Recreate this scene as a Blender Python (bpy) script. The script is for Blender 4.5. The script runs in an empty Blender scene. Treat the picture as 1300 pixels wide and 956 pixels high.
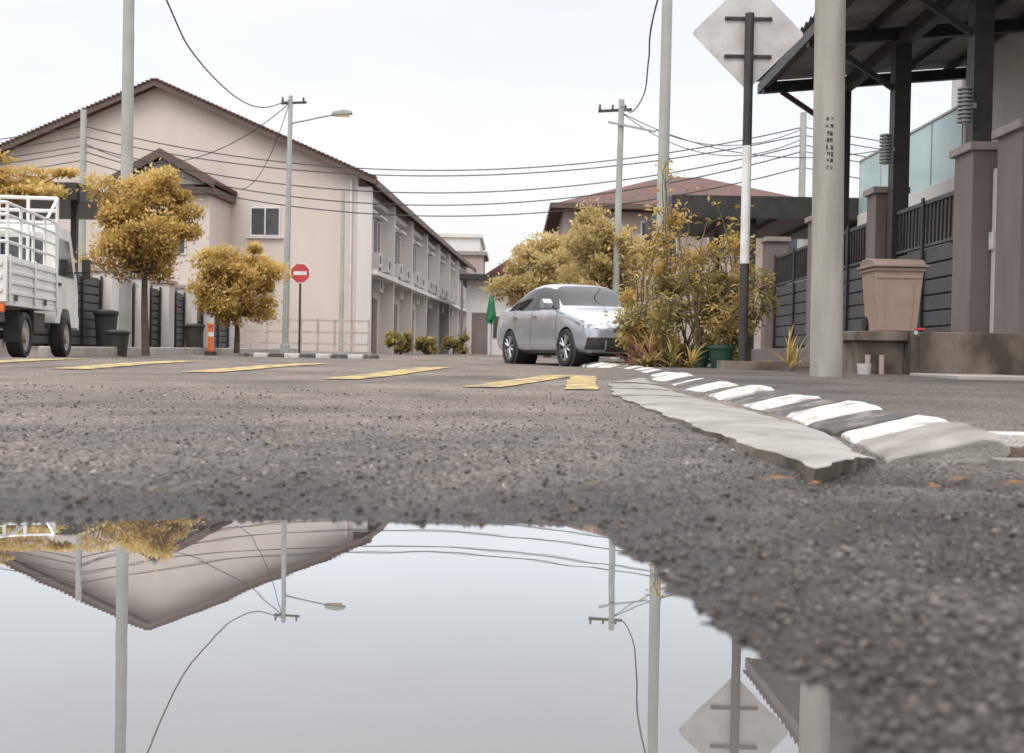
import bpy, math, random
import numpy as np
from mathutils import Vector, Matrix, Euler
random.seed(7); rng=np.random.default_rng(7)
scene=bpy.context.scene
COL=scene.collection

# ------------------------------------------------------------ materials
def nodes(name):
    m=bpy.data.materials.new(name); m.use_nodes=True
    nt=m.node_tree; p=nt.nodes['Principled BSDF']
    return m,nt,p
def N(nt,t,**k):
    n=nt.nodes.new(t)
    for a,b in k.items(): setattr(n,a,b)
    return n
def mat(name,col,col2=None,scale=2.0,rough=.7,bump=0.0,bscale=60,metal=0,stretch=(1,1,1),lo=.35,hi=.7,detail=6,coat=0,spec=.5):
    m,nt,p=nodes(name); L=nt.links
    p.inputs['Roughness'].default_value=rough; p.inputs['Metallic'].default_value=metal
    p.inputs['Specular IOR Level'].default_value=spec
    if coat: p.inputs['Coat Weight'].default_value=coat; p.inputs['Coat Roughness'].default_value=.08
    if col2 is None: col2=tuple(c*.8 for c in col)
    tc=N(nt,'ShaderNodeTexCoord'); mp=N(nt,'ShaderNodeMapping'); mp.inputs['Scale'].default_value=stretch
    L.new(tc.outputs['Object'],mp.inputs[0])
    n=N(nt,'ShaderNodeTexNoise'); n.inputs['Scale'].default_value=scale; n.inputs['Detail'].default_value=detail
    L.new(mp.outputs[0],n.inputs['Vector'])
    mr=N(nt,'ShaderNodeMapRange'); mr.inputs['From Min'].default_value=lo; mr.inputs['From Max'].default_value=hi
    L.new(n.outputs['Fac'],mr.inputs['Value'])
    mx=N(nt,'ShaderNodeMix',data_type='RGBA'); mx.inputs[6].default_value=(*col,1); mx.inputs[7].default_value=(*col2,1)
    L.new(mr.outputs[0],mx.inputs[0]); L.new(mx.outputs[2],p.inputs['Base Color'])
    if bump:
        b=N(nt,'ShaderNodeTexNoise'); b.inputs['Scale'].default_value=bscale; b.inputs['Detail'].default_value=4
        L.new(tc.outputs['Object'],b.inputs['Vector'])
        bp=N(nt,'ShaderNodeBump'); bp.inputs['Strength'].default_value=bump; bp.inputs['Distance'].default_value=.01
        L.new(b.outputs['Fac'],bp.inputs['Height']); L.new(bp.outputs[0],p.inputs['Normal'])
    return m
def leafmat(name,c1,c2,c3,trans=.35):
    m,nt,p=nodes(name); L=nt.links
    at=N(nt,'ShaderNodeAttribute'); at.attribute_name='tint'
    cr=N(nt,'ShaderNodeValToRGB'); e=cr.color_ramp.elements
    e[0].position=0; e[0].color=(*c1,1); e[1].position=1; e[1].color=(*c3,1)
    x=e.new(.5); x.color=(*c2,1)
    L.new(at.outputs['Fac'],cr.inputs[0]); L.new(cr.outputs[0],p.inputs['Base Color'])
    p.inputs['Roughness'].default_value=.55
    tr=N(nt,'ShaderNodeBsdfTranslucent'); L.new(cr.outputs[0],tr.inputs[0])
    ms=N(nt,'ShaderNodeMixShader'); ms.inputs[0].default_value=trans
    out=[n for n in nt.nodes if n.type=='OUTPUT_MATERIAL'][0]
    L.new(p.outputs[0],ms.inputs[1]); L.new(tr.outputs[0],ms.inputs[2]); L.new(ms.outputs[0],out.inputs[0])
    return m

M_wall=mat('wall_plaster',(.66,.585,.535),(.57,.495,.45),scale=.5,rough=.85,bump=.15,stretch=(1,1,.35))
M_wallw=mat('wall_white',(.70,.68,.65),(.58,.55,.52),scale=.8,rough=.8,stretch=(1,1,.3))
M_wallp=mat('wall_pink',(.45,.36,.33),(.38,.30,.28),scale=.8,rough=.85,stretch=(1,1,.3))
M_fascia=mat('fascia_brown',(.13,.085,.07),rough=.6)
M_glass=mat('window_glass',(.035,.04,.045),(.09,.09,.09),scale=1.2,rough=.08)
M_frame=mat('frame_white',(.72,.72,.72),rough=.5)
M_dark=mat('dark_metal',(.03,.028,.028),(.05,.045,.043),scale=6,rough=.5)
M_fence=mat('fence_grey',(.085,.09,.098),(.06,.065,.07),scale=4,rough=.5)
M_pillar=mat('pillar_taupe',(.22,.185,.17),(.17,.14,.13),scale=2.5,rough=.8,bump=.2,stretch=(1,1,.4))
M_cap=mat('cap_stone',(.36,.33,.31),(.27,.24,.22),scale=5,rough=.8)
M_conc=mat('pole_concrete',(.38,.37,.33),(.26,.255,.225),scale=3.0,rough=.85,bump=.3,bscale=90,stretch=(2.5,2.5,.4))
M_concf=mat('pole_concrete_far',(.42,.43,.40),(.33,.34,.31),scale=1.5,rough=.8)
M_steel=mat('galvanised_steel',(.40,.41,.40),(.32,.33,.32),scale=5,rough=.5,metal=.2)
M_lowall=mat('mossy_and_shaded_concrete',(.23,.19,.155),(.085,.07,.055),scale=3,rough=.9,bump=.6,bscale=40,stretch=(1,1,.6),lo=.38,hi=.62)
M_pave=mat('pale_concrete',(.40,.37,.34),(.30,.275,.25),scale=3,rough=.9,bump=.3)
M_rubber=mat('rubber',(.02,.02,.02),(.035,.033,.03),scale=8,rough=.85)
M_rim=mat('alloy',(.55,.56,.58),rough=.3,metal=.8)
M_wht=mat('white_paint',(.78,.78,.77),(.60,.59,.56),scale=6,rough=.4)
M_red=mat('red_paint',(.55,.05,.05),(.42,.05,.05),scale=5,rough=.4)
M_orange=mat('orange_plastic',(.75,.16,.03),rough=.5)
M_bark=mat('bark',(.12,.09,.065),(.06,.045,.032),scale=12,rough=.9,bump=.6)
M_stem=mat('stem_green',(.20,.16,.08),(.10,.08,.04),scale=10,rough=.8)
M_wire=mat('cable_black',(.03,.03,.03),rough=.6)
M_binp=mat('bin_plastic',(.40,.285,.235),(.33,.235,.19),scale=4,rough=.55)
M_binl=mat('bin_lid_plastic',(.29,.21,.175),(.24,.17,.145),scale=4,rough=.5)
M_signb=mat('sign_back',(.62,.61,.60),(.44,.42,.40),scale=4,rough=.5)
M_pot=mat('pot_black',(.03,.03,.03),(.05,.045,.04),scale=8,rough=.6)
M_potg=mat('pot_green',(.03,.08,.055),rough=.5)
M_railing=mat('railing_beige',(.5,.44,.40),(.34,.27,.23),scale=6,rough=.6)
M_sheet=mat('roof_sheet',(.34,.34,.35),(.25,.25,.26),scale=3,rough=.5)
M_glassg=mat('glass_green',(.42,.55,.54),(.34,.47,.47),scale=1,rough=.08)
M_rust=mat('rusty_steel',(.10,.06,.045),(.05,.035,.03),scale=8,rough=.8)
M_ac=mat('ac_unit',(.6,.6,.58),rough=.5)
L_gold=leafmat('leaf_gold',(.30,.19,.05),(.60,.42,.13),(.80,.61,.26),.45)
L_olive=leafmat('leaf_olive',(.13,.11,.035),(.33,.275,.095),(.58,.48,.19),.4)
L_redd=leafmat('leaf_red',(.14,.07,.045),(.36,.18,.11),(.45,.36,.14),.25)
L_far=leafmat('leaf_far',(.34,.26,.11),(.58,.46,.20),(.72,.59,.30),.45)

def roofmat():
    m,nt,p=nodes('roof_tiles'); L=nt.links
    tc=N(nt,'ShaderNodeTexCoord')
    b=N(nt,'ShaderNodeTexBrick'); b.inputs['Scale'].default_value=3.0
    b.inputs['Color1'].default_value=(.21,.085,.065,1); b.inputs['Color2'].default_value=(.13,.058,.046,1); b.inputs['Mortar'].default_value=(.05,.025,.02,1)
    b.inputs['Mortar Size'].default_value=.04; b.inputs['Brick Width'].default_value=.9; b.inputs['Row Height'].default_value=.5
    mp=N(nt,'ShaderNodeMapping'); L.new(tc.outputs['Object'],mp.inputs[0])
    L.new(mp.outputs[0],b.inputs['Vector'])
    n=N(nt,'ShaderNodeTexNoise'); n.inputs['Scale'].default_value=1.2
    L.new(tc.outputs['Object'],n.inputs['Vector'])
    mx=N(nt,'ShaderNodeMix',data_type='RGBA',blend_type='MULTIPLY'); mx.inputs[0].default_value=.6
    L.new(b.outputs['Color'],mx.inputs[6]); L.new(n.outputs['Color'],mx.inputs[7]); L.new(mx.outputs[2],p.inputs['Base Color'])
    p.inputs['Roughness'].default_value=.8
    return m
M_roof=roofmat()

# ------------------------------------------------------------ builder
class B:
    def __init__(s): s.v=[];s.f=[];s.mi=[];s.mats=[]
    def m(s,mt):
        if mt not in s.mats: s.mats.append(mt)
        return s.mats.index(mt)
    def poly(s,vs,fs,mt,T=None):
        o=len(s.v); k=s.m(mt)
        for v in vs:
            v=Vector(v); s.v.append(tuple(T@v) if T else tuple(v))
        for f in fs: s.f.append([o+i for i in f]); s.mi.append(k)
    def box(s,x0,x1,y0,y1,z0,z1,mt,T=None):
        vs=[(x,y,z) for z in(z0,z1) for y in(y0,y1) for x in(x0,x1)]
        s.poly(vs,[(0,2,3,1),(4,5,7,6),(0,1,5,4),(2,6,7,3),(0,4,6,2),(1,3,7,5)],mt,T)
    def cyl(s,p0,p1,r0,r1,mt,n=12,cap=True):
        p0=Vector(p0);p1=Vector(p1);d=(p1-p0).normalized()
        a=d.orthogonal().normalized();b=d.cross(a)
        vs=[];
        for p,r in((p0,r0),(p1,r1)):
            for i in range(n):
                t=2*math.pi*i/n; vs.append(p+a*r*math.cos(t)+b*r*math.sin(t))
        fs=[(i,(i+1)%n,n+(i+1)%n,n+i) for i in range(n)]
        if cap: fs+= [tuple(range(n-1,-1,-1)),tuple(range(n,2*n))]
        s.poly(vs,fs,mt)
    def beam(s,p0,p1,w,h,mt):
        p0=Vector(p0);p1=Vector(p1);d=(p1-p0).normalized()
        a=d.cross(Vector((0,0,1)))
        a=Vector((1,0,0)) if a.length<.01 else a.normalized()
        b=a.cross(d)
        vs=[p+a*sx*w/2+b*sy*h/2 for p in(p0,p1) for sx,sy in((-1,-1),(1,-1),(1,1),(-1,1))]
        s.poly(vs,[(0,1,2,3),(7,6,5,4),(0,4,5,1),(1,5,6,2),(2,6,7,3),(3,7,4,0)],mt)
    def extr(s,pts,axis,a0,a1,mt,T=None):
        n=len(pts); vs=[]
        for a in(a0,a1):
            for p in pts: vs.append((p[0],a,p[1]) if axis=='y' else (a,p[0],p[1]))
        fs=[(i,(i+1)%n,n+(i+1)%n,n+i) for i in range(n)]+[tuple(range(n-1,-1,-1)),tuple(range(n,2*n))]
        s.poly(vs,fs,mt,T)
    def lathe(s,prof,mt,T=None,n=32):
        vs=[];k=len(prof)
        for i in range(n):
            t=2*math.pi*i/n
            for r,y in prof: vs.append((r*math.cos(t),y,r*math.sin(t)))
        fs=[(i*k+j,((i+1)%n)*k+j,((i+1)%n)*k+j+1,i*k+j+1) for i in range(n) for j in range(k-1)]
        s.poly(vs,fs,mt,T)
    def obj(s,name,parent=None,bevel=0,loc=None,rz=0,ang=35):
        me=bpy.data.meshes.new(name); me.from_pydata(s.v,[],s.f)
        for m in s.mats: me.materials.append(m)
        me.polygons.foreach_set('material_index',s.mi)
        import bmesh
        bm=bmesh.new(); bm.from_mesh(me); bmesh.ops.recalc_face_normals(bm,faces=bm.faces); bm.to_mesh(me); bm.free()
        me.polygons.foreach_set('use_smooth',[True]*len(me.polygons)); me.set_sharp_from_angle(angle=math.radians(ang))
        o=bpy.data.objects.new(name,me); COL.objects.link(o)
        if bevel:
            b=o.modifiers.new('bevel','BEVEL'); b.width=bevel; b.segments=2; b.limit_method='ANGLE'; b.angle_limit=math.radians(40)
        if loc: o.location=loc
        o.rotation_euler[2]=rz
        if parent: o.parent=parent
        return o
def empty(name,loc=(0,0,0),rz=0):
    e=bpy.data.objects.new(name,None); e.location=loc; e.rotation_euler[2]=rz; e.empty_display_size=.3; COL.objects.link(e); return e

# ------------------------------------------------------------ noise + ground
TB=rng.random((256,256))
def vn(x,y):
    xi=np.floor(x).astype(int); yi=np.floor(y).astype(int); fx=x-xi; fy=y-yi
    fx=fx*fx*(3-2*fx); fy=fy*fy*(3-2*fy)
    a=TB[xi%256,yi%256];b=TB[(xi+1)%256,yi%256];c=TB[xi%256,(yi+1)%256];d=TB[(xi+1)%256,(yi+1)%256]
    return (a*(1-fx)+b*fx)*(1-fy)+(c*(1-fx)+d*fx)*fy-.5
def ss(a,b,x):
    t=np.clip((x-a)/(b-a),0,1); return t*t*(3-2*t)
YS=[-50,0,2.2,2.7,5,7.5,9.7,11.5,12.5,13.5,15,17,21,28,36,45,60,100,3000]
ZS=[.04,.03,.026,.034,.055,.08,.108,.145,.158,.160,.152,.13,.10,.15,.2,.22,.25,.27,.27]
def crest(y): return np.interp(y,[2.8,3.1,4,5.2,7,12,40],[1.22,1.29,1.41,1.47,1.46,1.50,1.50])
def zg(x,y):
    x=np.asarray(x,float);y=np.asarray(y,float)
    z=np.interp(y,YS,ZS)
    near=1-ss(3.5,6,y)
    z=z+near*(vn(x*1.7+5,y*1.7)*.02+vn(x*6,y*6)*.010)
    xr=.190+.06*ss(1.9,1.0,y)+vn(y*3,y*0+3.3)*.08
    yf=2.07+.10*x-.12*ss(-.4,-1.2,x)+vn(x*2.5+9,x*0)*.18
    m=np.minimum(np.minimum(xr-x,yf-y),np.minimum(x+1.9,y-.3))
    m=m+vn(x*9,y*9)*.05+vn(x*24+3,y*24)*.02
    zp=np.where(m>0,-m*.14,-m*.10)
    zp=np.clip(zp,-.035,1)
    k=.012; h=np.clip(.5+.5*(z-zp)/k,0,1)
    z=z*(1-h)+zp*h-k*h*(1-h)
    fine=(1-ss(3.0,5.0,y))*(.28+.72*ss(0,.028,z))
    z=z+fine*(vn(x*40,y*40)*.0070+vn(x*85+7,y*85)*.0055)
    z=z-.022*np.exp(-((x-.98)/.26)**2-((y-2.74)/.16)**2)
    zv=np.interp(y,[3,4,12,20,36,60],[.06,.098,.165,.185,.21,.25])
    cx=crest(y)
    t=ss(cx-.02,cx+.06,x)*ss(2.9,3.25,y)*(1-ss(30,40,y))
    z=z*(1-t)+zv*t
    pit=ss(1.24,1.27,x)*ss(1.80,1.77,x)*ss(2.92,2.95,y)*ss(3.26,3.23,y)
    z=z-pit*.10
    zl=np.interp(y,[14,18,40],[.25,.27,.32]); tl=ss(-7.75,-7.85,x)*ss(19.4,19.6,y)*(1-ss(42,42.2,y))
    z=z*(1-tl)+zl*tl
    return z
def axis(a,b,st,lo,hi,g=1.09,mx=60):
    c=list(np.arange(a,b,st)); s=st;x=c[-1]
    while x<hi: s=min(s*g,mx); x+=s; c.append(x)
    s=st;x=a;l=[]
    while x>lo: s=min(s*g,mx); x-=s; l.append(x)
    return np.array(l[::-1]+c)
xs=axis(-1.25,1.40,.008,-1500,1500,1.10)
ys=axis(.75,3.4,.008,-300,2500,1.03)
X,Y=np.meshgrid(xs,ys); Z=zg(X,Y)
nx,ny=len(xs),len(ys); print('ground',nx,ny)
me=bpy.data.meshes.new('road')
co=np.stack([X,Y,Z],-1).reshape(-1,3)
i=np.arange(nx*ny).reshape(ny,nx)
F=np.stack([i[:-1,:-1],i[:-1,1:],i[1:,1:],i[1:,:-1]],-1).reshape(-1,4)
me.vertices.add(len(co)); me.vertices.foreach_set('co',co.ravel())
me.loops.add(F.size); me.loops.foreach_set('vertex_index',F.ravel())
me.polygons.add(len(F)); me.polygons.foreach_set('loop_start',np.arange(0,F.size,4)); me.polygons.foreach_set('loop_total',np.full(len(F),4))
me.update(); me.validate()
me.polygons.foreach_set('use_smooth',[True]*len(me.polygons))
def asphalt(name):
    m,nt,p=nodes(name); L=nt.links
    g=N(nt,'ShaderNodeNewGeometry'); sp=N(nt,'ShaderNodeSeparateXYZ'); L.new(g.outputs['Position'],sp.inputs[0])
    vo=N(nt,'ShaderNodeTexVoronoi'); vo.inputs['Scale'].default_value=115; L.new(g.outputs['Position'],vo.inputs['Vector'])
    cr=N(nt,'ShaderNodeValToRGB'); L.new(vo.outputs['Color'],cr.inputs[0]); e=cr.color_ramp.elements
    e[0].position=.15;e[0].color=(.065,.057,.051,1);e[1].position=.95;e[1].color=(.40,.345,.305,1)
    x=e.new(.5);x.color=(.20,.172,.152,1)
    x=e.new(.8);x.color=(.265,.228,.20,1)
    big=N(nt,'ShaderNodeTexNoise'); big.inputs['Scale'].default_value=.9; big.inputs['Detail'].default_value=9; big.inputs['Roughness'].default_value=.62; L.new(g.outputs['Position'],big.inputs['Vector'])
    mr=N(nt,'ShaderNodeMapRange'); mr.inputs['From Min'].default_value=.32;mr.inputs['From Max'].default_value=.68;mr.inputs['To Min'].default_value=.56;mr.inputs['To Max'].default_value=1.30
    L.new(big.outputs['Fac'],mr.inputs[0])
    wetn=N(nt,'ShaderNodeTexNoise'); wetn.inputs['Scale'].default_value=3.5; wetn.inputs['Detail'].default_value=8; L.new(g.outputs['Position'],wetn.inputs['Vector'])
    ad=N(nt,'ShaderNodeMath',operation='MULTIPLY_ADD'); ad.inputs[1].default_value=-.06; L.new(wetn.outputs['Fac'],ad.inputs[0]); L.new(sp.outputs['Z'],ad.inputs[2])
    dr=N(nt,'ShaderNodeMapRange'); dr.inputs['From Min'].default_value=-.016;dr.inputs['From Max'].default_value=.026; L.new(ad.outputs[0],dr.inputs[0])
    dm=N(nt,'ShaderNodeMapRange'); dm.inputs['To Min'].default_value=.20;dm.inputs['To Max'].default_value=1.0; L.new(dr.outputs[0],dm.inputs[0])
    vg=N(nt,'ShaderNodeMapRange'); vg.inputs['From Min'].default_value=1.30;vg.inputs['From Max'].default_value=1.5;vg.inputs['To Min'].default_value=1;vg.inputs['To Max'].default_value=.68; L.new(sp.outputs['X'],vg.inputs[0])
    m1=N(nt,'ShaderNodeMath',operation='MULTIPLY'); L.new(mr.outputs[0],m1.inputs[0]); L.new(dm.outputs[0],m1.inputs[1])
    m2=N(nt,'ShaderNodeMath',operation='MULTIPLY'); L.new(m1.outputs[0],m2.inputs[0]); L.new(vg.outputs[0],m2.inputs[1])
    vm=N(nt,'ShaderNodeVectorMath',operation='SCALE'); L.new(cr.outputs[0],vm.inputs[0]); L.new(m2.outputs[0],vm.inputs['Scale'])
    L.new(vm.outputs[0],p.inputs['Base Color'])
    rr=N(nt,'ShaderNodeMapRange'); rr.inputs['To Min'].default_value=.42;rr.inputs['To Max'].default_value=.92; L.new(dr.outputs[0],rr.inputs[0]); L.new(rr.outputs[0],p.inputs['Roughness'])
    p.inputs['Specular IOR Level'].default_value=.3
    bp=N(nt,'ShaderNodeBump'); bp.inputs['Strength'].default_value=.9; bp.inputs['Distance'].default_value=.008
    L.new(vo.outputs['Distance'],bp.inputs['Height']); bp.invert=True; L.new(bp.outputs[0],p.inputs['Normal'])
    return m
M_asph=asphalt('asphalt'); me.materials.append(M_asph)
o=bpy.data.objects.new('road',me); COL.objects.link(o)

def gravel():
    phi=(1+5**.5)/2
    iv=np.array([(-1,phi,0),(1,phi,0),(-1,-phi,0),(1,-phi,0),(0,-1,phi),(0,1,phi),(0,-1,-phi),(0,1,-phi),(phi,0,-1),(phi,0,1),(-phi,0,-1),(-phi,0,1)]);iv/=np.linalg.norm(iv[0])
    fi=np.array([(0,11,5),(0,5,1),(0,1,7),(0,7,10),(0,10,11),(1,5,9),(5,11,4),(11,10,2),(10,7,6),(7,1,8),(3,9,4),(3,4,2),(3,2,6),(3,6,8),(3,8,9),(4,9,5),(2,4,11),(6,2,10),(8,6,7),(9,8,1)])
    n=60000
    y=.8+6.2*rng.random(n)**1.35; x=(rng.random(n)-.5)*1.05*y*1.02
    keep=(x<.66)|(y<2.6)
    x=x[keep];y=y[keep]; z=zg(x,y)
    rim=np.exp(-np.clip(z-.002,0,1)/.020)
    prob=.15+.70*rim*(vn(x*4+2,y*4)+.75)+.35*(y<2.0)+.35*(vn(x*2.2+8,y*2.2)>.15)
    k=(z>.0005)&(rng.random(len(x))<prob); x=x[k];y=y[k];z=z[k]; n=len(x)
    r=.0016+.0062*rng.random(n)**3.8
    sc=r[:,None]*(.6+.6*rng.random((n,3)))
    V=iv[None]*sc[:,None,:]*(.75+.45*rng.random((n,12,1)))
    a=rng.random(n)*6.28; c,s=np.cos(a),np.sin(a)
    vx=V[:,:,0]*c[:,None]-V[:,:,1]*s[:,None]; vy=V[:,:,0]*s[:,None]+V[:,:,1]*c[:,None]
    V=np.stack([vx+x[:,None],vy+y[:,None],V[:,:,2]+(z+r*.25)[:,None]],-1).reshape(-1,3)
    FF=(fi[None]+12*np.arange(n)[:,None,None]).reshape(-1,3)
    me=bpy.data.meshes.new('gravel'); me.from_pydata(V.tolist(),[],FF.tolist())
    at=me.attributes.new('tint','FLOAT','POINT'); 
    tt=np.clip(rng.random(n)*np.clip(.50+ (z)*15,.35,1),0,1)
    at.data.foreach_set('value',np.repeat(tt,12))
    m,nt,p=nodes('gravel_stone'); L=nt.links
    an=N(nt,'ShaderNodeAttribute'); an.attribute_name='tint'; cr=N(nt,'ShaderNodeValToRGB'); e=cr.color_ramp.elements
    e[0].color=(.03,.025,.022,1); e[1].color=(.36,.305,.27,1); e[1].position=1.0; x2=e.new(.55); x2.color=(.11,.092,.08,1); x3=e.new(.85); x3.color=(.18,.153,.135,1)
    L.new(an.outputs['Fac'],cr.inputs[0]); L.new(cr.outputs[0],p.inputs['Base Color']); p.inputs['Roughness'].default_value=.7
    me.materials.append(m); me.polygons.foreach_set('use_smooth',[False]*len(me.polygons))
    o=bpy.data.objects.new('gravel',me); COL.objects.link(o); print('stones',n)
gravel()

def water():
    m=bpy.data.materials.new('puddle_water'); m.use_nodes=True; nt=m.node_tree; L=nt.links
    nt.nodes.remove(nt.nodes['Principled BSDF']); out=nt.nodes['Material Output']
    gl=N(nt,'ShaderNodeBsdfGlossy'); gl.inputs['Roughness'].default_value=.004; gl.inputs[0].default_value=(.92,.96,.985,1)
    df=N(nt,'ShaderNodeBsdfDiffuse'); df.inputs[0].default_value=(.13,.12,.11,1)
    fr=N(nt,'ShaderNodeFresnel'); fr.inputs[0].default_value=1.45
    mr=N(nt,'ShaderNodeMapRange'); mr.inputs['From Min'].default_value=0; mr.inputs['From Max'].default_value=.40; mr.inputs['To Max'].default_value=.80
    L.new(fr.outputs[0],mr.inputs[0])
    ms=N(nt,'ShaderNodeMixShader'); L.new(mr.outputs[0],ms.inputs[0]); L.new(df.outputs[0],ms.inputs[1]); L.new(gl.outputs[0],ms.inputs[2]); L.new(ms.outputs[0],out.inputs[0])
    g=N(nt,'ShaderNodeNewGeometry'); n=N(nt,'ShaderNodeTexNoise'); n.inputs['Scale'].default_value=5; L.new(g.outputs['Position'],n.inputs['Vector'])
    bp=N(nt,'ShaderNodeBump'); bp.inputs['Strength'].default_value=.016; bp.inputs['Distance'].default_value=.01; L.new(n.outputs['Fac'],bp.inputs['Height'])
    L.new(bp.outputs[0],gl.inputs['Normal'])
    b=B(); b.poly([(-2.3,.1,0),(.62,.1,0),(.62,2.45,0),(-2.3,2.45,0)],[(0,1,2,3)],m); b.obj('puddle_water')
water()

# ------------------------------------------------------------ road paint
def paintmat(name,c,c2,lo=.42,hi=.6,scale=14):
    return mat(name,c,c2,scale=scale,rough=.85,lo=lo,hi=hi,detail=12,bump=.6,bscale=120,spec=.25)
M_yel=paintmat('yellow_paint',(.54,.41,.16),(.22,.185,.15),.42,.60,8)
def strip(b,p0,p1,w0,w1,mt,off=.007,n=30):
    vs=[];fs=[]
    for i in range(n+1):
        t=i/n; x=p0[0]+(p1[0]-p0[0])*t; y=p0[1]+(p1[1]-p0[1])*t; w=w0+(w1-w0)*t
        for k in(-1,1):
            xx=x+k*(w/2+random.uniform(-.012,.012)); vs.append((xx,y+random.uniform(-.03,.03)*(0<i<n),float(zg(xx,y))+off))
    for i in range(n): fs.append((2*i,2*i+1,2*i+3,2*i+2))
    b.poly(vs,fs,mt)
b=B()
for p0,p1,w in [((-.20,7.6),(.42,10.3),.26),((-1.25,8.6),(-.75,12.0),.29),((-2.55,9.6),(-2.1,13.0),.32),((-3.7,9.8),(-3.55,13.2),.34),((-4.95,10.2),(-4.9,13.4),.36),((-6.3,10.6),(-6.3,13.6),.36),((-7.6,11),(-7.7,13.8),.36),
                ((.44,7.5),(.62,10.3),.22)]:
    strip(b,p0,p1,w,w,M_yel)
b.obj('yellow_road_marking')

# ------------------------------------------------------------ kerb, gutter, grate
M_kw=paintmat('kerb_white',(.60,.585,.55),(.30,.28,.25),.50,.66,9)
M_kb=paintmat('kerb_black',(.095,.09,.087),(.22,.205,.19),.48,.66,9)
M_kc=paintmat('kerb_bare',(.33,.31,.285),(.19,.175,.155),.4,.65,6)
M_apr=mat('apron_concrete',(.335,.32,.295),(.21,.198,.178),scale=4,rough=.9,bump=.9,bscale=60,stretch=(1,1.2,1),lo=.36,hi=.68,detail=10)
def zk(y): return np.interp(y,[3,5.5,8,12,17,30,40],[.112,.128,.148,.180,.197,.21,.22])
rk=random.Random(15)
b=B(); y=3.0; k=0
while y<30:
    ln=.50; y1=y+ln-(.02 if y<12 else .01)
    mt=M_kw if k%2==1 else M_kb
    if k==0: mt=M_kc
    dz=rk.uniform(-.010,.010); dx=rk.uniform(-.015,.015); tilt=rk.uniform(-.008,.012); yaw=rk.uniform(-.012,.012)
    pr=[(-.31,-.13),(-.305,-.068),(-.285,-.056),(-.15,-.022),(-.06,-.002),(-.01,-.004),(.012,-.02),(.02,-.13)]
    ns=6; vs=[]; n=len(pr)
    for s in range(ns+1):
        yy=y+(y1-y)*s/ns; cx=float(crest(yy)); zt=float(zk(yy))
        e_=.008 if s in(0,ns) else 0
        for j,(px,pz) in enumerate(pr):
            vs.append((cx+px+dx+yaw*(s/ns-.5)*2+(rk.uniform(-.004,.004) if y<9 else 0),yy+(rk.uniform(-.006,.006) if s in(0,ns) else 0),zt+pz+dz+tilt*(s/ns-.5)*2-e_+(rk.uniform(-.0025,.0025) if y<9 else 0)))
    fs=[(s*n+i,s*n+i+1,(s+1)*n+i+1,(s+1)*n+i) for s in range(ns) for i in range(n-1)]+[tuple(range(n)),tuple(range((ns+1)*n-1,ns*n-1,-1))]
    b.poly(vs,fs,mt)
    y+=ln; k+=1
b.obj('kerb',bevel=.004,ang=45)
lx=lambda y: float(np.interp(y,[2.6,4.1,6.7,8.5,10.2],[.70,.645,.58,.70,1.16]))
b=B(); y=2.66
while y<10:
    ln=.98; y1=min(y+ln-.010,10.1)
    vs=[];m=14;ky=16; first=y<2.7
    tilt=rk.uniform(-.008,.003); zoff=rk.uniform(-.004,.003)+(.006 if first else 0)
    for j in range(ky+1):
        ty=j/ky; yy0=y+(y1-y)*ty
        for i in range(m+1):
            t=i/m; yy=yy0+ (.36*t*(1-ty) if first else 0)+.10*t*(ty if first else 1)
            xe=float(crest(max(yy0,3.0)))-.325
            x=lx(yy0)+(xe-lx(yy0))*t
            zl=float(np.interp(yy,YS,ZS))+.014; zh=float(zk(max(yy,3)))-.07
            jag=(.012*math.sin(i*2.3+y*5)+.008*math.sin(i*5.1)) if j==0 and first else 0
            lat=.012*math.sin(yy*9)+.006*math.sin(yy*27) if i==0 else 0
            vs.append((x+lat,yy+jag,zl+(zh-zl)*t**.85+zoff+tilt*(ty-.5)+.012*math.sin(t*math.pi)+rk.uniform(-.0008,.0008)))
    nb=len(vs); vs+= [(v[0]+.006*math.sin(q*1.7),v[1]+.02+(.006*math.sin(q*2.9)),v[2]-(.042+.008*math.sin(q*.9))) for q,v in enumerate(vs)]
    fs=[];fd=[]; W=m+1
    for j in range(ky):
        for i in range(m): a=j*W+i; fs.append((a,a+1,a+W+1,a+W))
    for i in range(m): fd.append((i+1,i,nb+i,nb+i+1)); a=ky*W+i; fd.append((a,a+1,nb+a+1,nb+a))
    for j in range(ky): a=j*W; fd.append((a,a+W,nb+a+W,nb+a)); a=j*W+m; fd.append((a+W,a,nb+a,nb+a+W))
    b.poly(vs,fs,M_apr); k0=len(b.v)-len(vs)
    kd=b.m(M_lowall)  # slab sides take the darker concrete: shade of the edge put into the colour
    for f in fd: b.f.append([k0+q for q in f]); b.mi.append(kd)
    y+=ln
b.obj('concrete_gutter',ang=50)
b=B()
b.box(1.19,2.3,2.86,2.93,-.02,.066,M_kc)
b.box(1.80,2.3,2.932,3.25,-.02,.07,M_kc)
for i in range(15):
    x=1.265+i*.035; b.box(x,x+.012,2.935,3.24,.045,.07,M_rust)
b.box(1.25,1.80,3.07,3.085,.047,.066,M_rust)
b.box(1.32,1.75,3.27,3.36,.02,.105,M_kw)
b.obj('drain_grate',bevel=.004)
M_dl=mat('dead_leaf',(.24,.13,.06),(.14,.075,.04),scale=30,rough=.8)
b=B()
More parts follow.
